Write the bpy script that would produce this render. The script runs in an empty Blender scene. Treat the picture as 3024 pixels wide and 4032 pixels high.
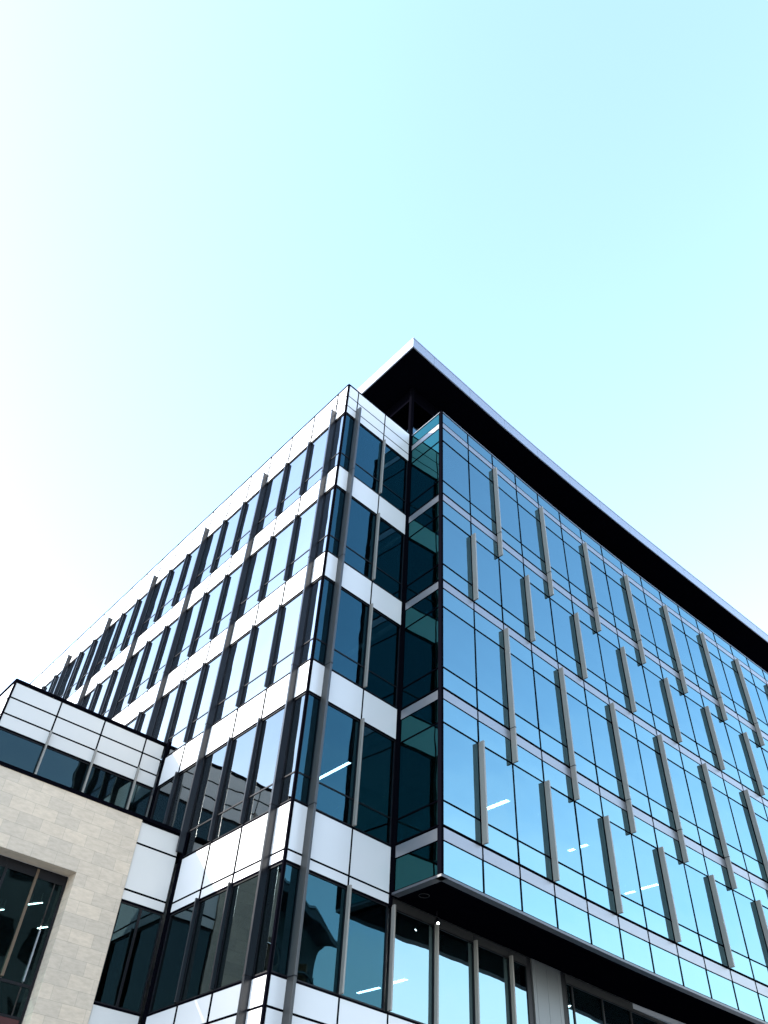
import bpy, bmesh, math, random
from mathutils import Vector, Matrix
random.seed(7)
scene = bpy.context.scene
COL = scene.collection

# ------------------------------------------------------------------ camera
cam_d = bpy.data.cameras.new('camera')
cam_d.sensor_fit = 'VERTICAL'; cam_d.sensor_height = 36.0
cam_d.lens = 3243.38 / 4032 * 36.0
cam_d.clip_start = 0.1; cam_d.clip_end = 4000
cam = bpy.data.objects.new('camera', cam_d); COL.objects.link(cam)
Rw = Matrix(((0.74949, -0.49886, -0.43521), (-0.66014, -0.51358, -0.54814), (0.04994, 0.69812, -0.71424)))
cam.matrix_world = Matrix.Translation((-10.211, -15.545, -13.085)) @ Rw.to_4x4()
scene.camera = cam

# ------------------------------------------------------------------ light
SUN = Vector((-0.85, 0.375, 0.36)).normalized()        # direction towards the sun
world = bpy.data.worlds.new('World'); scene.world = world; world.use_nodes = True
wn = world.node_tree.nodes; wl = world.node_tree.links
sky = wn.new('ShaderNodeTexSky'); sky.sky_type = 'NISHITA'; sky.sun_disc = False
sky.sun_elevation = math.asin(SUN.z)
sky.sun_rotation = math.atan2(SUN.x, SUN.y)
sky.air_density = 1.1; sky.dust_density = 0.6; sky.ozone_density = 1.0; sky.altitude = 50
# low thin cloud and haze towards the horizon
wtc = wn.new('ShaderNodeTexCoord'); wsp = wn.new('ShaderNodeSeparateXYZ'); wl.new(wtc.outputs['Generated'], wsp.inputs[0])
wnz = wn.new('ShaderNodeTexNoise'); wnz.inputs['Scale'].default_value = 3.2; wnz.inputs['Detail'].default_value = 7; wnz.inputs['Roughness'].default_value = .6
wmp = wn.new('ShaderNodeMapping'); wmp.inputs['Scale'].default_value = (1, 1, 3.0)
wl.new(wtc.outputs['Generated'], wmp.inputs['Vector']); wl.new(wmp.outputs[0], wnz.inputs['Vector'])
wa = wn.new('ShaderNodeMath'); wa.operation = 'MULTIPLY_ADD'; wa.inputs[1].default_value = .34; wl.new(wnz.outputs['Fac'], wa.inputs[0]); wl.new(wsp.outputs['Z'], wa.inputs[2])
wr = wn.new('ShaderNodeMapRange'); wr.interpolation_type = 'SMOOTHSTEP'
wr.inputs[1].default_value = .26; wr.inputs[2].default_value = .74; wr.inputs[3].default_value = .85; wr.inputs[4].default_value = 0.
wl.new(wa.outputs[0], wr.inputs[0])
wm = wn.new('ShaderNodeMix'); wm.data_type = 'RGBA'; wm.inputs[7].default_value = (3.9, 4.15, 4.2, 1)
wl.new(wr.outputs[0], wm.inputs[0]); wl.new(sky.outputs[0], wm.inputs[6])
wl.new(wm.outputs[2], wn['Background'].inputs['Color'])
wn['Background'].inputs['Strength'].default_value = 0.15
sun_d = bpy.data.lights.new('sun', 'SUN'); sun_d.energy = 2.0; sun_d.angle = math.radians(0.5)
sun_d.color = (1.0, 0.95, 0.87)
sun = bpy.data.objects.new('sun', sun_d); COL.objects.link(sun)
sun.rotation_euler = SUN.to_track_quat('Z', 'Y').to_euler()
scene.view_settings.view_transform = 'Standard'
scene.view_settings.look = 'None'
scene.view_settings.exposure = 2.65
scene.view_settings.gamma = 1.0
scene.render.engine = 'CYCLES'
scene.cycles.max_bounces = 10; scene.cycles.glossy_bounces = 6; scene.cycles.transparent_max_bounces = 16

# ------------------------------------------------------------------ materials
def mat(name):
    m = bpy.data.materials.new(name); m.use_nodes = True
    return m, m.node_tree.nodes, m.node_tree.links, m.node_tree.nodes['Principled BSDF']
def plain(name, col, rough=.5, metal=0., spec=.5, noise=.08, scale=3., bump=0.):
    m, n, l, b = mat(name)
    b.inputs['Roughness'].default_value = rough; b.inputs['Metallic'].default_value = metal
    b.inputs['Specular IOR Level'].default_value = spec
    tc = n.new('ShaderNodeTexCoord'); nz = n.new('ShaderNodeTexNoise')
    nz.inputs['Scale'].default_value = scale; nz.inputs['Detail'].default_value = 6
    l.new(tc.outputs['Object'], nz.inputs['Vector'])
    mx = n.new('ShaderNodeMix'); mx.data_type = 'RGBA'
    mx.inputs[6].default_value = (*[c * (1 - noise) for c in col], 1)
    mx.inputs[7].default_value = (*[min(1, c * (1 + noise)) for c in col], 1)
    l.new(nz.outputs['Fac'], mx.inputs[0]); l.new(mx.outputs[2], b.inputs['Base Color'])
    if bump:
        bp = n.new('ShaderNodeBump'); bp.inputs['Strength'].default_value = bump; bp.inputs['Distance'].default_value = .01
        l.new(nz.outputs['Fac'], bp.inputs['Height']); l.new(bp.outputs[0], b.inputs['Normal'])
    return m
def emit(name, col, s):
    m, n, l, b = mat(name)
    b.inputs['Base Color'].default_value = (.8, .8, .8, 1)
    b.inputs['Emission Color'].default_value = (*col, 1); b.inputs['Emission Strength'].default_value = s
    return m
def glass(name, ior, trans, refl, wob=.8):
    """thin coated pane: fresnel mirror over a tinted see-through sheet, inner faces clear"""
    m, n, l, b = mat(name); n.remove(b)
    out = n['Material Output']
    fr = n.new('ShaderNodeFresnel'); fr.inputs['IOR'].default_value = ior
    gl = n.new('ShaderNodeBsdfGlossy'); gl.inputs['Roughness'].default_value = 0.0; gl.inputs['Color'].default_value = (*refl, 1)
    tr = n.new('ShaderNodeBsdfTransparent'); tr.inputs['Color'].default_value = (*trans, 1)
    cl = n.new('ShaderNodeBsdfTransparent')
    geo = n.new('ShaderNodeNewGeometry')
    tc = n.new('ShaderNodeTexCoord'); nz = n.new('ShaderNodeTexNoise'); nz.inputs['Scale'].default_value = .9
    nz.inputs['Detail'].default_value = 1.0
    l.new(tc.outputs['Object'], nz.inputs['Vector'])
    bp = n.new('ShaderNodeBump'); bp.inputs['Strength'].default_value = wob; bp.inputs['Distance'].default_value = .012
    l.new(nz.outputs['Fac'], bp.inputs['Height'])
    l.new(bp.outputs[0], gl.inputs['Normal'])
    m1 = n.new('ShaderNodeMixShader'); m2 = n.new('ShaderNodeMixShader')
    l.new(fr.outputs[0], m1.inputs[0]); l.new(tr.outputs[0], m1.inputs[1]); l.new(gl.outputs[0], m1.inputs[2])
    l.new(geo.outputs['Backfacing'], m2.inputs[0]); l.new(m1.outputs[0], m2.inputs[1]); l.new(cl.outputs[0], m2.inputs[2])
    l.new(m2.outputs[0], out.inputs['Surface'])
    return m
def stone_mat():
    m, n, l, b = mat('stone_tiles')
    tc = n.new('ShaderNodeTexCoord'); sp = n.new('ShaderNodeSeparateXYZ'); cb = n.new('ShaderNodeCombineXYZ')
    add = n.new('ShaderNodeMath'); add.operation = 'ADD'
    l.new(tc.outputs['Object'], sp.inputs[0])
    l.new(sp.outputs['X'], add.inputs[0]); l.new(sp.outputs['Y'], add.inputs[1])
    l.new(add.outputs[0], cb.inputs['X']); l.new(sp.outputs['Z'], cb.inputs['Y'])
    mp = n.new('ShaderNodeMapping'); mp.inputs['Location'].default_value = (.02, .01, 0)
    l.new(cb.outputs[0], mp.inputs['Vector'])
    br = n.new('ShaderNodeTexBrick'); br.offset = .5; br.offset_frequency = 2; br.squash = 1
    br.inputs['Scale'].default_value = 1; br.inputs['Brick Width'].default_value = .605; br.inputs['Row Height'].default_value = .3045
    br.inputs['Mortar Size'].default_value = .0035; br.inputs['Mortar Smooth'].default_value = .2; br.inputs['Bias'].default_value = 0
    br.inputs['Color1'].default_value = (.58, .475, .36, 1); br.inputs['Color2'].default_value = (.49, .41, .32, 1)
    br.inputs['Mortar'].default_value = (.33, .285, .225, 1)
    l.new(mp.outputs[0], br.inputs['Vector'])
    nz = n.new('ShaderNodeTexNoise'); nz.inputs['Scale'].default_value = 5; nz.inputs['Detail'].default_value = 8; nz.inputs['Roughness'].default_value = .65
    st = n.new('ShaderNodeMapping'); st.inputs['Scale'].default_value = (1, 1, 3.0)
    l.new(tc.outputs['Object'], st.inputs['Vector']); l.new(st.outputs[0], nz.inputs['Vector'])
    rp = n.new('ShaderNodeMapRange'); rp.inputs[1].default_value = .3; rp.inputs[2].default_value = .7
    rp.inputs[3].default_value = .86; rp.inputs[4].default_value = 1.1
    l.new(nz.outputs['Fac'], rp.inputs[0])
    mu = n.new('ShaderNodeMix'); mu.data_type = 'RGBA'; mu.blend_type = 'MULTIPLY'; mu.inputs[0].default_value = 1
    l.new(br.outputs['Color'], mu.inputs[6]); l.new(rp.outputs[0], mu.inputs[7])
    l.new(mu.outputs[2], b.inputs['Base Color']); b.inputs['Roughness'].default_value = .8
    bp = n.new('ShaderNodeBump'); bp.inputs['Strength'].default_value = .4; bp.inputs['Distance'].default_value = .004
    l.new(nz.outputs['Fac'], bp.inputs['Height']); l.new(bp.outputs[0], b.inputs['Normal'])
    return m
M = {}
M['white'] = plain('white_aluminium_panel', (.58, .582, .578), .30, 0, .5, .025, .7)
M['cwhite'] = plain('pale_grey_panel', (.55, .535, .505), .34, 0, .5, .025, .7)
M['dark'] = plain('dark_frame', (.004, .004, .006), .45, 0, .2, .1)
M['line'] = plain('dark_gasket', (.002, .002, .0035), .7, 0, .0, .1)
M['bigfin'] = plain('charcoal_fin', (.034, .035, .034), .38, .0, .5, .12, 20)
M['shadefin'] = plain('shaded_fin', (.005, .006, .009), .28, 0, .4, .1, 25)  # fins of the long face, their shade put into the colour
M['fin'] = plain('grey_fin', (.22, .207, .182), .42, .1, .5, .10, 25)
M['strip'] = plain('grey_spandrel', (.22, .225, .24), .36, .55, .5, .06, 4)
M['fascia'] = plain('fascia_metal', (.27, .29, .34), .38, .35, .5, .05, 1)
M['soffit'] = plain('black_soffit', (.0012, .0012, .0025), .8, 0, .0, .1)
M['beam'] = plain('grey_beam', (.02, .02, .02), .5, .2, .4, .1, 6)
M['column'] = plain('column_cladding', (.12, .127, .127), .4, .4, .5, .05, 2)
M['ceiling'] = plain('ceiling', (.45, .46, .47), .8, 0, .2, .05)
M['inner'] = plain('inner_wall', (.16, .16, .17), .8, 0, .2, .1)
M['inner_dark'] = plain('dark_wall', (.03, .032, .032), .7, 0, .2, .1)
M['stone'] = stone_mat()
M['roofing'] = plain('roof_membrane', (.18, .18, .18), .9, 0, .2, .15, 2)
M['paving'] = plain('paving', (.27, .26, .245), .85, 0, .3, .15, .8)
M['asphalt'] = plain('asphalt', (.05, .05, .052), .9, 0, .3, .2, 3)
M['tan'] = plain('tan_post', (.10, .07, .045), .6, 0, .3, .15, 8)
M['red'] = plain('red_board', (.04, .004, .004), .5, 0, .4, .1)
M['greymetal'] = plain('grey_metal', (.25, .26, .27), .4, .3)
M['brick'] = plain('dark_brick', (.10, .12, .12), .8, 0, .3, .35, 6)
M['rust'] = plain('rust_post', (.30, .13, .05), .7, 0, .3, .2, 8)
M['glassL'] = glass('wing_glass_bright', 5.2, (.08, .13, .15), (.98, .99, 1.0))  # long face, upper rows: bright sky reflection put into the glass
M['glassM'] = glass('wing_glass_dimmed', 2.5, (.05, .09, .10), (.90, .97, 1.0))  # same glass one row lower, weaker reflection put into the material
M['glassN'] = glass('wing_glass_dimmest', 1.75, (.03, .06, .07), (.62, .86, .95))  # same glass in the lowest ribbon row, dark reflection put into the material
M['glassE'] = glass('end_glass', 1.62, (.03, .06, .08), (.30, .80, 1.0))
M['glassR'] = glass('recess_glass', 2.8, (.06, .11, .12), (.62, .92, 1.0))
M['glassB'] = glass('block_glass', 2.75, (.04, .10, .12), (.50, .88, 1.0))
M['glassS'] = glass('spandrel_glass', 2.95, (.02, .06, .07), (.54, .91, 1.0))
M['glassD'] = glass('side_glass', 2.0, (.006, .018, .02), (.20, .74, .75))
M['glassC'] = glass('dark_glass', 1.5, (.04, .075, .08), (.50, .85, .95))
M['trim'] = plain('bottom_trim_metal', (.07, .075, .085), .4, .3, .5, .08)
M['lens'] = emit('spot_lens', (1, .98, .94), 5)
M['light'] = emit('lamp_strip', (1, .98, .94), 9)
M['lightdim'] = emit('lamp_strip_dim', (1, .97, .9), 12)
M['white_thing'] = plain('white_paint', (.8, .8, .78), .5)

# ------------------------------------------------------------------ builders
class Frame:
    """a facade's own axes: u along the wall, d outwards, z up"""
    def __init__(s, o, u, n): s.o = Vector((o[0], o[1], 0)); s.u = Vector((u[0], u[1], 0)).normalized(); s.n = Vector((n[0], n[1], 0)).normalized()
    def p(s, u, d, z): v = s.o + s.u * u + s.n * d; return (v.x, v.y, z)
W = Frame((0, 0), (1, 0), (0, 1))
class MB:
    def __init__(s): s.bm = bmesh.new()
    def hexa(s, pts):
        vs = [s.bm.verts.new(p) for p in pts]
        c = sum((v.co for v in vs), Vector()) / 8
        for f in ((0, 1, 2, 3), (4, 5, 6, 7), (0, 1, 5, 4), (1, 2, 6, 5), (2, 3, 7, 6), (3, 0, 4, 7)):
            fc = s.bm.faces.new([vs[i] for i in f]); fc.normal_update()
            if fc.normal.dot(fc.calc_center_median() - c) < 0: fc.normal_flip()
        return vs
    def box(s, F, u0, u1, d0, d1, z0, z1):
        return s.hexa([F.p(u0, d0, z0), F.p(u1, d0, z0), F.p(u1, d1, z0), F.p(u0, d1, z0),
                       F.p(u0, d0, z1), F.p(u1, d0, z1), F.p(u1, d1, z1), F.p(u0, d1, z1)])
    def pane(s, F, u0, u1, d0, d1, z0, z1, tilt=.0016):
        vs = s.box(F, u0, u1, d0, d1, z0, z1)
        a, b, c = (random.uniform(-tilt, tilt) for _ in range(3))
        for v in vs:
            r = v.co - F.o; uu = (r.dot(F.u) - (u0 + u1) / 2); zz = v.co.z - (z0 + z1) / 2
            v.co += F.n * (a * uu + b * zz)
    def prism(s, poly, z0, z1):
        n = len(poly)
        lo = [s.bm.verts.new((x, y, z0)) for x, y in poly]; hi = [s.bm.verts.new((x, y, z1)) for x, y in poly]
        s.bm.faces.new(lo); s.bm.faces.new(hi)
        for i in range(n): s.bm.faces.new((lo[i], lo[(i + 1) % n], hi[(i + 1) % n], hi[i]))
        bmesh.ops.recalc_face_normals(s.bm, faces=s.bm.faces)
    def tube(s, pts, r, seg=10):
        rings = []
        for i, p in enumerate(pts):
            p = Vector(p); t = (Vector(pts[min(i + 1, len(pts) - 1)]) - Vector(pts[max(i - 1, 0)])).normalized()
            a = t.orthogonal().normalized() if i == 0 else (rings[-1][1] - t * rings[-1][1].dot(t)).normalized()
            b = t.cross(a); rr = r[i] if isinstance(r, (list, tuple)) else r
            rings.append(([s.bm.verts.new(p + (a * math.cos(k * 2 * math.pi / seg) + b * math.sin(k * 2 * math.pi / seg)) * rr) for k in range(seg)], a))
        for (A, _), (B, _) in zip(rings, rings[1:]):
            for k in range(seg): s.bm.faces.new((A[k], A[(k + 1) % seg], B[(k + 1) % seg], B[k]))
        s.bm.faces.new(list(reversed(rings[0][0]))); s.bm.faces.new(rings[-1][0])
        bmesh.ops.recalc_face_normals(s.bm, faces=s.bm.faces)
    def build(s, name, m, parent=None, bevel=0):
        me = bpy.data.meshes.new(name); 
        o = bpy.data.objects.new(name, me); COL.objects.link(o)
        if parent:
            o.parent = parent
            # children of a thing keep world coordinates: the empty's offset is taken out
            off = parent.location if parent.type == 'EMPTY' else (parent.parent.location if parent.parent else Vector())
            if parent.type == 'EMPTY': o.matrix_parent_inverse = Matrix.Translation(-parent.location)
        s.bm.to_mesh(me); s.bm.free(); me.materials.append(m)
        if bevel:
            md = o.modifiers.new('bevel', 'BEVEL'); md.width = bevel; md.segments = 1; md.limit_method = 'ANGLE'
        return o
def tag(o, label=None, cat=None, group=None, kind=None):
    if label: o['label'] = label
    if cat: o['category'] = cat
    if group: o['group'] = group
    if kind: o['kind'] = kind
    return o
def thing(name, label, cat, loc, group=None):
    e = bpy.data.objects.new(name, None); COL.objects.link(e); e.location = loc
    e.empty_display_size = .5
    return tag(e, label, cat, group)

GZ = -14.7
# ------------------------------------------------------------------ ground
b = MB(); b.box(W, -1500, 1500, -1500, 1500, GZ - .5, GZ); tag(b.build('ground', M['paving']), kind='structure')
b = MB(); b.box(W, -400, 400, -19, -11, GZ + .001, GZ + .004); tag(b.build('road', M['asphalt']), kind='structure')

# ------------------------------------------------------------------ levels
LT = 12.624
PAR = [12.60, 11.92, 11.335, 10.904]                    # joints of the white parapet
WIN = [(10.904, 8.0, 8.69), (6.955, 4.0, 4.71), (2.968, 0.0, .71), (-1.052, -4.028, -3.31), (-5.497, -7.749, None)]
BAND = [[8.0, 6.955], [4.0, 2.968], [0.0, -1.052], [-4.028, -5.215, -5.497], [-7.749, -8.362, -9.35]]
L1, LW = .636, 1.456
def lm(k): return 0. if k == 0 else L1 + LW * (k - 1)
NL = 20
EM = [0, .513, 1.949, 3.327]                            # mullions along the end face
EL = 3.327
EX = [3.42, 4.95, 6.43, 7.87, 8.62]                     # the recessed glazing below the glass block
FL = Frame((0, 0), (0, 1), (-1, 0))
FE = Frame((0, 0), (1, .058), (.058, -1))
J = .011                                                # half a joint

# ================================================================== white wing
wing = thing('office_wing', 'white panelled office wing with dark ribbon windows and charcoal fins, beside the glass block', 'building', (4, 10, GZ))
def joints(b, F, us, zs, w, wv):
    if len(us) == 2: b.box(F, us[0] - .012, us[0] + .004, -.02, .003, zs[-1], zs[0])
    for u in us[1:-1]: b.box(F, u - wv / 2, u + wv / 2, -.02, .003, zs[-1], zs[0])
    cu = [us[0]] + [x for u in us[1:-1] for x in (u - wv / 2 - .001, u + wv / 2 + .001)] + [us[-1]]
    for z in [zs[0] - w / 2] + list(zs[1:-1]) + [zs[-1] + w / 2]:
        for a, c in zip(cu[::2], cu[1::2]): b.box(F, a, c, -.02, .002, z - w / 2, z + w / 2)
def panels(F, us, zs, name, hue='white', w=None):
    w = w or (.05 if F is FL else .046); wv = .08 if F is FL else .05
    b = MB()
    for u0, u1 in zip(us, us[1:]):
        for z1, z0 in zip(zs, zs[1:]): b.box(F, u0 + .008, u1 - .008, -.045, 0, z0 + .008, z1 - .008)
    o = b.build(name, M[hue], wing)
    b = MB(); joints(b, F, us, zs, w, wv); b.build('gasket', M['line'], o)
    return o
lend = {0: 29.8, 1: 29.8, 2: 29.8, 3: 7.68, 4: 4.93, 5: 4.93}
def lus(end):
    us = [.055] + [lm(k) for k in range(1, 40) if lm(k) < end - .25] + [end]
    return us
panels(FL, lus(29.8), PAR, 'parapet', w=.052)
panels(FE, [.055] + EM[1:3] + [EL - .03], PAR, 'parapet')
ends = [29.8, 29.8, 7.68, 4.93, 4.93]
for zs, e in zip(BAND, ends):
    panels(FL, lus(e), zs, 'spandrel_band')
for i, zs in enumerate(BAND):
    us = [.055] + EM[1:3] + [EL - .03]
    if i == 4: us = [.055] + EM[1:3] + EX[:4] + [8.62]
    panels(FE, us, zs, 'spandrel_band')
# white wall going on behind the low block
b = MB()
for (h, s, t), y0 in zip(WIN[:3], (lm(20), lm(16), lm(11))):
    b.box(FL, y0 + .03, 29.8, -.2, -.02, s + .02, h - .02)
b.box(FL, 8.2, 29.8, -.2, -.02, GZ, -1.1)
b.build('wall', M['white'], wing)
# base storeys down to the street
b = MB(); b.box(FE, .06, 8.6, -.2, -.03, GZ, -13.6); b.box(FL, .06, 4.9, -.2, -.03, GZ, -13.6)
b.build('plinth', M['beam'], wing)

def window(F, u0, u1, h, s, t, gm, parent, lo=.028, jl=True, fw=.03):
    g = MB(); d0, d1 = -.062, -.038
    cuts = [h - .03, t, s + .03] if t is not None else [h - .03, s + .03]
    for a, c in zip(cuts, cuts[1:]):
        g.pane(F, u0 + fw, u1 - fw, d0, d1, c, a)
    o = g.build('window', M[gm], parent)
    f = MB()
    f.box(F, u0 + .001, u0 + fw, -.10, -.012, s, h); f.box(F, u1 - fw, u1 - .001, -.10, -.012, s, h)
    f.box(F, u0 + fw, u1 - fw, -.10, -.012, h - .03, h); f.box(F, u0 + fw, u1 - fw, -.10, -.012, s, s + .035)
    if t is not None: f.box(F, u0 + fw, u1 - fw, -.10, -.022, t - .018, t + .018)
    f.build('frame', M['dark'], o)
    return o
nb = [20, 16, 11, 6, 4]
for (h, s, t), n in zip(WIN, nb):
    tl = t + .02 if t is not None else None
    for k in range(n):
        u1 = lm(k + 1)
        if n == 6 and k == 5: u1 = 7.68
        if n == 4 and k == 3: u1 = 4.93
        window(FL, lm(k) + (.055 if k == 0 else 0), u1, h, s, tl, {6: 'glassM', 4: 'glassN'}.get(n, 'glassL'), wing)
    for a, c in zip(EM, EM[1:]):
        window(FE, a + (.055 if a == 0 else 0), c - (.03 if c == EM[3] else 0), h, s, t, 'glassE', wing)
for a, c in zip(EX, EX[1:]): window(FE, a, c, -5.497, -7.749, None, 'glassR', wing)
for a, c in ((10.35, 10.66), (10.66, 12.12), (12.12, 13.58), (13.58, 15.04), (15.04, 16.5)):
    window(FE, a, c, -5.497, -8.9, None, 'glassR', wing)
# ground floor glazing
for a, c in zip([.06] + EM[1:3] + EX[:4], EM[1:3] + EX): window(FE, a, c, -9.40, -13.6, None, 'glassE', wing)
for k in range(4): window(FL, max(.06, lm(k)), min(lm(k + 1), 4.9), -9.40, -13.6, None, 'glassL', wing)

# corner post, coping, re-entrant post
b = MB()
b.hexa([(-.012, -.012, GZ), (.055, -.012 + .003, GZ), (.055, .055, GZ), (-.012, .055, GZ), (-.012, -.012, LT), (.055, -.009, LT), (.055, .055, LT), (-.012, .055, LT)])
b.build('corner_post', M['line'], wing)
b = MB(); b.box(FL, .056, 29.8, -.25, .018, 12.602, LT); b.box(FE, .056, EL, -.25, .018, 12.602, LT)
b.build('coping', M['line'], wing)
b = MB(); b.box(FE, EL - .028, EL + .07, -.10, .03, -5.49, 12.6)
b.build('corner_post', M['line'], wing)
b = MB(); b.box(FL, 7.685, 7.86, -.10, .012, -3.2, .56); b.box(FL, 4.935, 5.11, -.10, .012, GZ, -3.33)
b.build('corner_post', M['line'], wing)

# fins
def fin(F, u, dep, z0, z1, w, m, parent, joints=(), name='fin', d0=0.002):
    b = MB(); zs = [z1] + list(joints) + [z0]
    for i, (a, c) in enumerate(zip(zs, zs[1:])):
        ta = a - (.006 if i else 0); tc = c + (.006 if i < len(zs) - 2 else 0)
        b.box(F, u - w / 2, u + w / 2, d0, dep, tc, ta)
    o = b.build(name, M[m], parent, .004)
    if joints:
        b = MB()
        for j in joints: b.box(F, u - w / 2 - .004, u + w / 2 + .004, d0, dep + .008, j - .012, j + .012)
        b.build('joint', M['dark'], o)
    return o
for k in range(1, NL, 3):
    u = lm(k)
    if k in (1, 4): z0 = -9.35 if k == 1 else -3.9
    else: z0 = -1.0
    js = [s for s in (8.0, 4.0, 0.0, -4.028, -7.749) if s > z0 + .2]
    fin(FL, u, .19, z0, 11.44, .075, 'shadefin', wing, js, 'wide_fin')
fin(FE, EM[1], .24, -9.35, 11.44, .075, 'bigfin', wing, (8.0, 4.0, 0.0, -4.028, -7.749), 'wide_fin')
for (h, s, t), n in zip(WIN, nb):
    for k in range(1, n):
        if k % 3 == 1: continue
        fin(FL, lm(k), .10, s + .02, h + .05, .05, 'shadefin', wing, (), 'slim_fin')
    fin(FE, EM[2], .115, s + .02, h + .05, .05, 'fin', wing, (), 'slim_fin')
for u in EX[:4]: fin(FE, u, .115, -7.73, -5.46, .05, 'fin', wing, (), 'slim_fin')

# inside: floors, core
b = MB()
for z1, z0 in ((11.9, 11.0), (7.9, 7.05), (3.9, 3.06), (-.1, -.96), (-4.12, -5.40), (-7.85, -9.2)):
    b.box(W, .26, 3.05, .30, 29.5, z0, z1)
    b.box(W, 3.06, 12, 4.0, 29.5, z0, z1)
b.build('floor_slab', M['ceiling'], wing)
b = MB(); b.box(W, 3.3, 30, .75, 3.98, -9.2, -8.0); b.box(W, 3.55, 30, .80, 3.98, -5.42, -5.28)
b.build('floor_slab', M['ceiling'], wing)
b = MB(); b.box(W, 7.2, 12, 7.6, 29, GZ, 11.0); b.box(W, 12.1, 30, 8.0, 9, GZ, 11.0); b.build('core_wall', M['inner'], wing)
b = MB(); b.box(W, .25, 3.2, .35, 29.7, 12.0, 12.3); b.box(W, 3.2, 30, .6, 29.7, 12.0, 12.28); b.build('roof', M['roofing'], wing)
# beam, column cladding below the glass block
b = MB()
for a, c in list(zip(EX, EX[1:])) + [(10.35 + 1.46 * k, 11.81 + 1.46 * k) for k in range(5)]: b.box(FE, a + .01, c - .01, -.15, -.005, -5.49, -5.275) if a < 9 else None
b.build('beam', M['beam'], wing)
b = MB(); b.box(FE, 10.36, 17.6, -.15, -.005, -5.49, -5.275); b.build('beam', M['beam'], wing)
pil = MB()
for a, c in ((8.82, 8.955), (8.963, 9.452), (9.460, 9.945), (9.953, 10.10)): pil.box(FE, a, c, -.30, .02, GZ, -5.275)
o = pil.build('column_cladding', M['column'], wing, .004)
b = MB(); b.box(FE, 8.80, 10.12, -.4, -.301, GZ, -5.28); b.build('backing', M['line'], o)
b = MB(); b.box(FE, 8.625, 8.79, -.25, -.02, -9.3, -5.28); b.box(FE, 10.125, 10.345, -.25, -.02, -9.3, -5.28); b.build('wall', M['dark'], wing)

# ================================================================== blue glass block
block = thing('glass_block', 'blue glass curtain wall block with slim grey fins, projecting under a wide dark roof', 'building', (14, 2, GZ))
BZ = dict(top=12.43, s1t=11.781, s1b=11.472)
FLO = [(11.472, 10.717, 8.510, 7.853), (7.483, 6.761, 4.564, 3.900), (3.547, 2.823, .619, -.074), (-.431, -1.155, -3.370, -4.016)]
STR = [(11.781, 11.472), (7.853, 7.483), (3.900, 3.547), (-.074, -.431), (-4.016, -4.386)]
BOT = -5.193
PX = [3.33, 4.86, 6.30, 7.77, 9.20, 10.65, 12.1, 13.55, 15.0, 16.5, 18.0, 40.]
PY = [-1.60, -1.510, -1.435, -1.345, -1.27, -1.205, -1.155, -1.12, -1.09, -1.07, -1.058, -1.05]
def fy(x):
    for a, c, p, q in zip(PX, PX[1:], PY, PY[1:]):
        if x <= c: return p + (q - p) * (x - a) / (c - a)
    return PY[-1]
NB = 18
BX = [3.33] + [4.86 + 1.457 * k for k in range(NB)]
BP = [(x, fy(x)) for x in BX]
FBs = []
for (x0, y0), (x1, y1) in zip(BP, BP[1:]):
    FBs.append((Frame((x0, y0), (x1 - x0, y1 - y0), (y1 - y0, -(x1 - x0))), math.hypot(x1 - x0, y1 - y0)))
FS = Frame((3.33, 0.12), (0, -1), (-1, 0)); SL = 1.66     # side face, u towards the street
MW = .017
def curtain(F, u0, u1, lv, parent, gm='glassB'):
    g = MB(); up, hd, trn, sl = lv
    o = None
    for a, c in ((up, hd), (hd, trn), (trn, sl)): g.pane(F, u0 + .012, u1 - .012, -.035, -.012, c + .012, a - .012, .003)
    o = g.build('window', M[gm], parent)
    if gm == 'glassB':
        o.data.materials.append(M['glassS'])
        for p in o.data.polygons:
            if not (trn < p.center.z < hd): p.material_index = 1
    f = MB()
    f.box(F, u0 - MW, u0 + MW, -.12, .006, sl, up)
    for z in (hd, trn): f.box(F, u0 + MW, u1 - MW, -.10, .004, z - .018, z + .018)
    f.box(F, u0 + MW, u1 - MW, -.10, .004, sl, sl + .03)
    f.build('frame', M['line'], o)
for F, ln in FBs:
    for lv in FLO: curtain(F, 0, ln, lv, block)
for lv in FLO: curtain(FS, .05, SL - .03, lv, block, 'glassD')
def ribbon(name, m, z1, z0, gap, parent, d=0., front=True, side=True, pane=False, mull=True):
    g = MB(); f = MB()
    lst = (FBs if front else []) + ([(FS, SL)] if side else [])
    for F, ln in lst:
        if pane: g.pane(F, .012, ln - .012, -.035, -.012, z0 + gap, z1 - gap, .001)
        else: g.box(F, .008, ln - .008, -.05, d, z0 + gap, z1 - gap)
        f.box(F, -MW, MW, -.12, .006, z0, z1)
        f.box(F, MW, ln - MW, -.10, .004, z0 - .0, z0 + gap - .001); 
    o = g.build(name, M[m], parent)
    f.build('frame', M['line'], o)
    return o
for i, (a, c) in enumerate(STR): ribbon('spandrel_strip', 'strip', a - (.03 if i else .0), c, .016, block, -.004)
ribbon('parapet_glass', 'glassS', BZ['top'] - .03, BZ['s1t'], .016, block, pane=True, side=False)
ribbon('parapet_glass', 'glassD', BZ['top'] - .03, BZ['s1t'], .016, block, pane=True, front=False)
ribbon('skirt_glass', 'glassS', -4.386, BOT, .016, block, pane=True, side=False)
ribbon('skirt_glass', 'glassD', -4.386, BOT, .016, block, pane=True, front=False)
# opaque lining behind the skirt and parapet glass
b = MB()
for i, (F, ln) in enumerate(FBs): b.box(F, .45 if i == 0 else 0, ln, -.5, -.3, BOT + .02, -4.40)
b.box(FS, .05, SL - .31, -.44, -.3, BOT + .02, -4.4); b.build('lining', M['inner_dark'], block)
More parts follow.
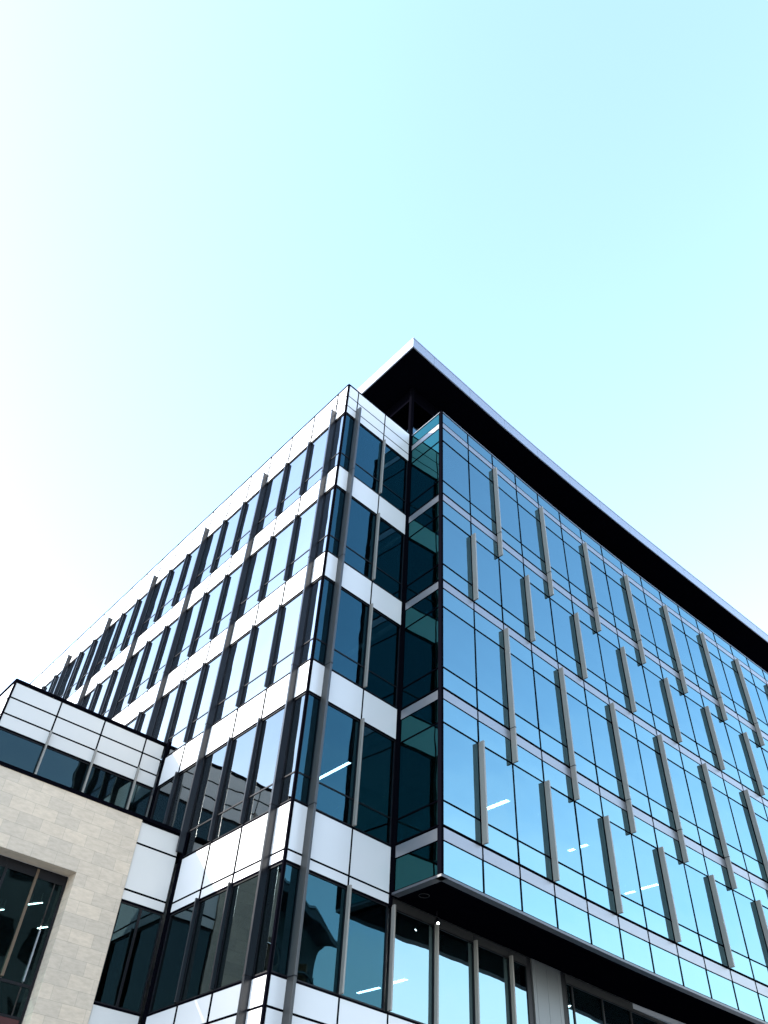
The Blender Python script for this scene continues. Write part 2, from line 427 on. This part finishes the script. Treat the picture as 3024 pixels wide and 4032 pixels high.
# corner posts
b = MB(); b.hexa([(3.305, -1.625, BOT), (3.385, -1.622, BOT), (3.385, -1.53, BOT), (3.305, -1.53, BOT), (3.305, -1.625, 12.43), (3.385, -1.622, 12.43), (3.385, -1.53, 12.43), (3.305, -1.53, 12.43)])
b.build('corner_post', M['line'], block)
b = MB(); b.box(FS, -.10, .05, -.12, .02, BOT, 12.42); b.build('corner_post', M['line'], block)
# coping and bottom lip
b = MB()
for F, ln in FBs: b.box(F, 0, ln, -.25, .012, 12.401, 12.435)
b.box(FS, 0, SL + .05, -.25, .012, 12.401, 12.435); b.build('coping', M['strip'], block)
b = MB()
for F, ln in FBs: b.box(F, 0, ln, -.20, .018, -5.262, BOT - .012)
b.box(FS, 0, SL + .075, -.20, .018, -5.262, BOT - .012); b.build('bottom_trim', M['trim'], block)
# underside
poly = [(3.36, .19)] + [(x + .03, y + .04) for x, y in BP] + [(BP[-1][0], .75), (3.36, .19)][:1]
poly = [(3.37, -1.55)] + [(x, y + .05) for x, y in BP[1:]] + [(BP[-1][0], BP[-1][0] * .058 + .02), (3.37, .21)]
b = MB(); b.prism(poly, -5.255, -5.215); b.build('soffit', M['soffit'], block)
# fins
def mfr(k): return FBs[k][0]
rows = [(0, 6.82, 11.50, (7.94,)), (1, 3.92, 6.84, ()), (0, -1.15, 3.60, (-.05,)), (1, -4.0, -1.13, ())]
for par, z0, z1, js in rows:
    for k in range(1, NB):
        if (k % 2 == 0) != (par == 0): continue
        fin(mfr(k), 0, .185, z0, z1, .055, 'fin', block, js, 'slim_fin', .008)
# inside
def off(d): return [(x, y + d) for x, y in BP]
b = MB()
for z1, z0 in ((12.25, 11.6), (7.80, 7.50), (3.86, 3.56), (-.12, -.42), (-4.06, -4.37)):
    b.prism([(3.7, -1.2)] + [(x, y + .3) for x, y in BP[1:]] + [(BP[-1][0], 7.4), (12.2, 7.4), (12.2, 3.9), (3.7, 3.9)], z0, z1)
b.build('floor_slab', M['ceiling'], block)
b = MB(); b.box(W, 12.2, 30, 5.2, 5.5, -4.3, 11.6); b.box(W, 6.2, 6.6, 2.6, 4.9, -4.3, 11.6); b.build('core_wall', M['inner'], block)

b = MB(); b.box(W, BP[-1][0] + .03, BP[-1][0] + .25, -1.06, 12, BOT, 12.40); b.build('end_wall', M['strip'], block)
# roof canopy and the set-back storey under it
RZ0, RZ1 = 16.0, 16.655
RX = [2.057, 3.33, 5.60, 7.93, 10.26, 12.59, 14.92, 17.25, 19.58, 21.91, 24.24, 26.57, 28.9, 36.]
RY = [-1.237, -1.160, -1.035, -.908, -.815, -.750, -.705, -.672, -.66, -.655, -.652, -.65, -.65, -.65]
rp = list(zip(RX, RY))
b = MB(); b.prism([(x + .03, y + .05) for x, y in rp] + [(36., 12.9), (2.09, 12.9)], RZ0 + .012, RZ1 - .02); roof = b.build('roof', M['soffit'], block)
b = MB()
for (x0, y0), (x1, y1) in zip(rp, rp[1:]):
    F = Frame((x0, y0), (x1 - x0, y1 - y0), (y1 - y0, -(x1 - x0))); ln = math.hypot(x1 - x0, y1 - y0)
    b.box(F, .006 if x0 > 2.1 else 0, ln - .006, -.045, 0, RZ0, RZ1 - .07); b.box(F, 0, ln, -.05, .012, RZ1 - .062, RZ1)
FR = Frame((2.057, -1.237), (0, 1), (-1, 0)); us = [0, .165] + [.165 + 2.19 * k for k in range(1, 7)]
for a, c in zip(us, us[1:]):
    b.box(FR, a + (.006 if a else 0), c - .006, -.045, 0, RZ0, RZ1 - .07); b.box(FR, a - (0.012 if a == 0 else 0), c, -.05, .012, RZ1 - .062, RZ1)
b.build('fascia', M['fascia'], roof)
FP1 = Frame((3.457, .333), (0, 1), (-1, 0)); FP2 = Frame((3.457, .333), (1, .03), (.03, -1))
g = MB(); f = MB()
for F, us in ((FP1, [0, 1.5, 3.0, 4.5, 6.0, 7.5, 9, 10.5]), (FP2, [1.5 * k for k in range(18)])):
    for a, c in zip(us, us[1:]):
        g.pane(F, a + .03, c - .03, -.05, -.02, 12.3, 15.2); f.box(F, a - .025, a + .025, -.12, .01, 12.3, RZ0)
    f.box(F, us[0], us[-1], -.10, .005, 15.2, 15.26)
pg = g.build('penthouse_glass', M['glassR'], block); f.build('frame', M['line'], pg)
b = MB()
for F, ln in ((FP1, 10.5), (FP2, 25)): b.box(F, .03, ln, -.09, -.02, 15.27, RZ0)
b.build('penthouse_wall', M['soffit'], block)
b = MB(); b.box(W, 5, 30, 4, 12, 12.3, 16.0); b.build('core_wall', M['inner'], block)

# ================================================================== low stone block
low = thing('stone_block', 'low stone clad block with white panels above a ribbon window, in the lower left corner', 'building', (-4, 9, GZ))
FU = Frame((0, 7.85), (-1, 0), (0, -1)); FW = Frame((-5.21, 7.85), (0, 1), (-1, 0)); FC = Frame((0, 5.1), (-1, 0), (0, -1))
def cpanels(F, us, zs, name, m='cwhite', g=.019, back=True):
    b = MB()
    for u0, u1 in zip(us, us[1:]):
        for z1, z0 in zip(zs, zs[1:]): b.box(F, u0 + .008, u1 - .008, -.045, 0, z0 + .008, z1 - .008)
    o = b.build(name, M[m], low)
    b = MB(); joints(b, F, us, zs, .05, .05); b.build('gasket', M['line'], o)
    return o
CU = [.07, .735, 2.215, 3.695, 5.18]; CZ = [.455, -.085, -.615, -1.07]
cpanels(FU, CU, CZ, 'white_panels')
cpanels(FW, [.04 + 1.5 * k for k in range(9)], CZ + [-1.9, -2.7, -3.5], 'white_panels')
b = MB(); b.box(FU, .0, 5.215, -.3, .02, .46, .535); b.box(FW, .0, 12, -.3, .02, .46, .535); b.box(FU, 5.17, 5.215, -.1, .015, -3.4, .459)
b.build('coping', M['line'], low)
for a, c in zip(CU, CU[1:]): window(FU, a, c, -1.07, -3.6, None, 'glassC', low)
for u in CU[1:4]: fin(FU, u, .10, -3.6, -.60, .045, 'fin', low, (), 'slim_fin')
b = MB(); b.box(W, -5.0, -.3, 8.1, 20, -1.0, .40); b.box(W, -5.0, -.3, 8.1, 20, -4.0, -3.6); b.box(W, -5, -.3, 11, 11.3, -3.6, -1.0); b.build('floor_slab', M['ceiling'], low)
# stone front with its opening
OX0, OX1, OZ = 2.65, 7.6, -5.19
b = MB()
b.box(FC, 1.335, OX0, -.40, .035, GZ, -3.40)
b.box(FC, OX0, OX1, -.40, .035, OZ, -3.40)
b.box(FC, OX1, 9.6, -.40, .035, GZ, -3.40)
o = b.build('stone_wall', M['stone'], low)
bm = bmesh.new(); bm.from_mesh(o.data)
bmesh.ops.remove_doubles(bm, verts=bm.verts, dist=.0005)
bm.to_mesh(o.data); bm.free()
b = MB(); b.box(W, -9.6, -1.36, 5.52, 20, GZ, -3.42) if False else None
b = MB(); b.box(FC, 0.0, 9.62, -.45, .06, -3.395, -3.30); b.box(W, -9.6, -.02, 5.56, 7.7, -3.5, -3.36); b.build('coping', M['line'], low)
cpanels(FC, [.10, 1.325], [-3.40, -4.005, -5.185, -5.475], 'white_panels')
cpanels(FC, [.10, 1.325], [-7.735, -8.9, -9.5], 'white_panels')
window(FC, .10, .72, -5.475, -7.735, None, 'glassC', low); window(FC, .72, 1.325, -5.475, -7.735, None, 'glassC', low)
window(FC, .10, 1.325, -9.5, -13.6, None, 'glassC', low)
FO = Frame((0, 5.5), (-1, 0), (0, -1))
MU = [2.66, 2.92, 3.43, 4.18, 5.2, 6.4, 7.59]
b = MB(); f = MB()
for a, c in zip(MU, MU[1:]):
    b.pane(FO, a + .02, c - .02, -.05, -.02, -7.64, -5.43); b.pane(FO, a + .02, c - .02, -.05, -.02, -8.28, -7.70)
w = b.build('window', M['glassC'], low)
for a in MU[3:]: f.box(FO, a - .03, a + .03, -.10, 0, -13, -5.2)
f.box(FO, 2.66, 2.72, -.10, 0, -13, -5.2)
f.box(FO, 2.72, 7.59, -.10, -.004, -5.43, -5.2); f.box(FO, 2.72, 7.59, -.10, -.004, -7.70, -7.64); f.box(FO, 2.72, 7.59, -.10, -.004, -8.33, -8.28)
f.build('frame', M['dark'], w)
b = MB(); b.box(FO, 3.40, 3.46, -.10, .02, -7.60, -5.24); tag(b.build('post', M['tan'], low), 'tan post standing in the dark opening')
b = MB(); b.box(FO, 2.905, 2.935, -.10, .01, -7.60, -6.5); b.build('post', M['greymetal'], low)
b = MB(); b.box(FO, 2.73, 7.58, -.12, -.01, -9.1, -8.335); tag(b.build('lower_panel', M['red'], low), 'dark red panel at the foot of the opening')
b = MB(); b.box(FO, 2.73, 7.58, -.12, -.02, -13, -9.11); b.build('door_glass', M['glassC'], low)
b = MB(); b.box(W, -7.6, -1.4, 5.7, 12, -5.3, -5.2); b.box(W, -7.6, -1.4, 5.7, 12, -9.5, -8.9); b.box(W, -7.6, -.3, 10, 10.2, GZ, -5.3); b.box(W, -1.36, -1.2, 5.6, 10, GZ, -3.5)
b.box(W, -1.2, -.3, 6.5, 6.7, GZ, -3.6); b.build('inner_wall', M['inner'], low)

# ================================================================== lamps and small things
def strip(p0, p1, label, w=.045, m='light'):
    p0, p1 = Vector(p0), Vector(p1); c = (p0 + p1) / 2; d = (p1 - p0); ln = d.length; d.normalize()
    F = Frame((0, 0), (d.x, d.y), (-d.y, d.x))
    t = thing('ceiling_light', label, 'ceiling light', (c.x, c.y, c.z), 'strip lights seen through the glass')
    F.o = Vector((c.x, c.y, 0))
    b = MB(); b.box(F, -ln / 2, ln / 2, -w, w, c.z, c.z + .012); b.build('diffuser', M[m], t)
    b = MB(); b.box(F, -ln / 2, ln / 2, -w - .012, w + .012, c.z + .0125, c.z + .07)
    for s in (-.35, .35): b.box(F, s * ln - .01, s * ln + .01, -.01, .01, c.z + .07, c.z + .35)
    b.build('housing', M['white_thing'], t)
strip((2.873, 3.15, -1.3), (2.90, 1.72, -1.3), 'long white strip light behind the end window of the white wing')
strip((7.60, .95, -1.3), (7.65, -.02, -1.3), 'white strip light behind blue glass beside the second fin of the lowest glass row', .07)
strip((11.55, .90, -1.3), (11.555, .69, -1.3), 'short white strip light behind blue glass, the left one of a broken pair', .06)
strip((11.56, .47, -1.3), (11.59, .17, -1.3), 'short white strip light behind blue glass, the right one of a broken pair', .06)
strip((15.56, 1.71, -1.3), (15.61, 1.33, -1.3), 'faint white strip light low behind the blue glass, left of a mullion', .06)
strip((15.575, 1.06, -1.3), (15.63, .38, -1.3), 'faint white strip light low behind the blue glass, right of a mullion', .06)
strip((6.595, 5.25, -5.8), (6.67, 4.35, -5.8), 'white strip light behind the recessed glazing left of a grey fin', .05)
strip((6.61, 3.85, -5.8), (6.65, 3.22, -5.8), 'white strip light behind the recessed glazing right of a grey fin', .05)
strip((11.25, 1.5, -5.8), (11.264, 1.2, -5.8), 'white strip light beside the grey clad column under the overhang', .05)
strip((-2.9, 7.05, -5.55), (-2.70, 6.63, -5.55), 'upper thin strip light glowing inside the dark opening of the stone wall', .018, 'lightdim')
strip((-1.96, 8.5, -5.55), (-1.83, 8.18, -5.55), 'lower thin strip light glowing inside the dark opening of the stone wall', .02, 'lightdim')
strip((-3.27, 8.05, -5.55), (-3.19, 7.88, -5.55), 'thin strip light at the left picture edge inside the dark opening', .02, 'lightdim')
# spotlight hanging under the soffit
t = thing('spotlight', 'small black spotlight with lit white lens hanging under the glass block soffit', 'lamp', (4.75, .02, -5.26))
b = MB(); b.tube([(4.75, .02, -5.257), (4.75, .02, -5.46)], .014); b.build('stem', M['dark'], t)
b = MB(); b.tube([(4.75, .02, -5.44), (4.735, -.01, -5.50), (4.70, -.07, -5.58)], [.03, .05, .055], 16); b.build('head', M['dark'], t)
b = MB(); b.tube([(4.699, -.071, -5.582), (4.694, -.079, -5.592)], .026, 16); b.build('lens', M['lens'], t)
t = thing('downlight', 'round recessed downlight ring in the dark soffit near the block corner', 'lamp', (3.86, -.45, -5.26))
b = MB(); pts = [(3.86 + .13 * math.cos(a), -.45 + .13 * math.sin(a), -5.262) for a in [k * math.pi / 12 for k in range(25)]]
b.tube(pts, .008, 6); b.build('trim_ring', M['beam'], t)
b = MB(); b.tube([(3.86, -.45, -5.256), (3.86, -.45, -5.259)], .12, 24); b.build('lens', M['soffit'], t)
# looped white tube behind the end window
t = tag(None or bpy.data.objects.new('tube_loop', bpy.data.meshes.new('tube_loop')), 'white looped tube standing behind the glass of the end window under the strip light', 'tube')
b = MB(); b.tube([(1.70, .60, -3.66), (1.665, .60, -3.60), (1.655, .60, -3.55), (1.70, .60, -3.50), (1.80, .605, -3.42), (1.88, .61, -3.345), (1.93, .61, -3.325), (1.985, .615, -3.335), (2.005, .616, -3.375), (1.995, .616, -3.45), (1.93, .61, -3.53), (1.83, .605, -3.62), (1.79, .605, -3.67)], .014, 8)
b.bm.to_mesh(t.data); b.bm.free(); t.data.materials.append(M['white_thing']); COL.objects.link(t)
# ================================================================== building across the street (seen mirrored in the glass)
opp = thing('opposite_building', 'dark brick building with a jutting roof, mirrored in the lower end window', 'building', (24, -26, GZ))
A0, A1 = Vector((20.7, -22.5)), Vector((27.3, -26.1)); du = (A1 - A0).normalized(); A0 = A0 - du * 3
FO2 = Frame(A0, du, (-du.y, du.x)); OL = (A1 - A0).length
if FO2.n.y < 0: FO2.n = -FO2.n
b = MB(); b.box(FO2, 0, OL, -7, 0, 4.55, 5.0); r = b.build('roof', M['dark'], opp, .02)
b = MB(); b.box(FO2, 0, OL, -7, .03, 5.002, 5.10); b.build('coping', M['greymetal'], r)
b = MB(); b.box(FO2, .6, OL - .1, -6.5, -1.5, GZ, 4.549); wl_ = b.build('wall', M['brick'], opp)
b = MB()
for k in range(6): b.box(FO2, 1.2 + k * 1.5, 1.32 + k * 1.5, -.9, -.8, GZ, 2.4)
b.box(FO2, 1, OL - .2, -.92, -.78, 2.0, 2.15); b.build('railing', M['dark'], opp)
b = MB(); b.box(FO2, 7.0, 7.3, -1.2, -.95, GZ, 3.0); b.build('post', M['rust'], opp)

opp2 = thing('opposite_building', 'invented dark brick building across the street, mirrored in the windows of the stone block', 'building', (11, -29, GZ))  # unseen, put in so the stone block's windows mirror a dark mass
b = MB(); b.box(W, 4.0, 17.8, -34, -24.4, GZ, 11.6); b.build('wall', M['brick'], opp2)
b = MB(); b.box(W, 3.7, 18.1, -34.3, -24.1, 11.601, 12.1); b.build('roof', M['dark'], opp2)
b = MB(); g = MB()
for k in range(6):
    for z in (-11, -7, -3, 1, 5, 9 - .5):
        b.box(W, 4.9 + 2.1 * k, 6.3 + 2.1 * k, -24.46, -24.39, z, z + 2.2); g.box(W, 5.0 + 2.1 * k, 6.2 + 2.1 * k, -24.388, -24.37, z + .1, z + 2.1)
o = b.build('window', M['dark'], opp2); g.build('pane', M['glassC'], o)
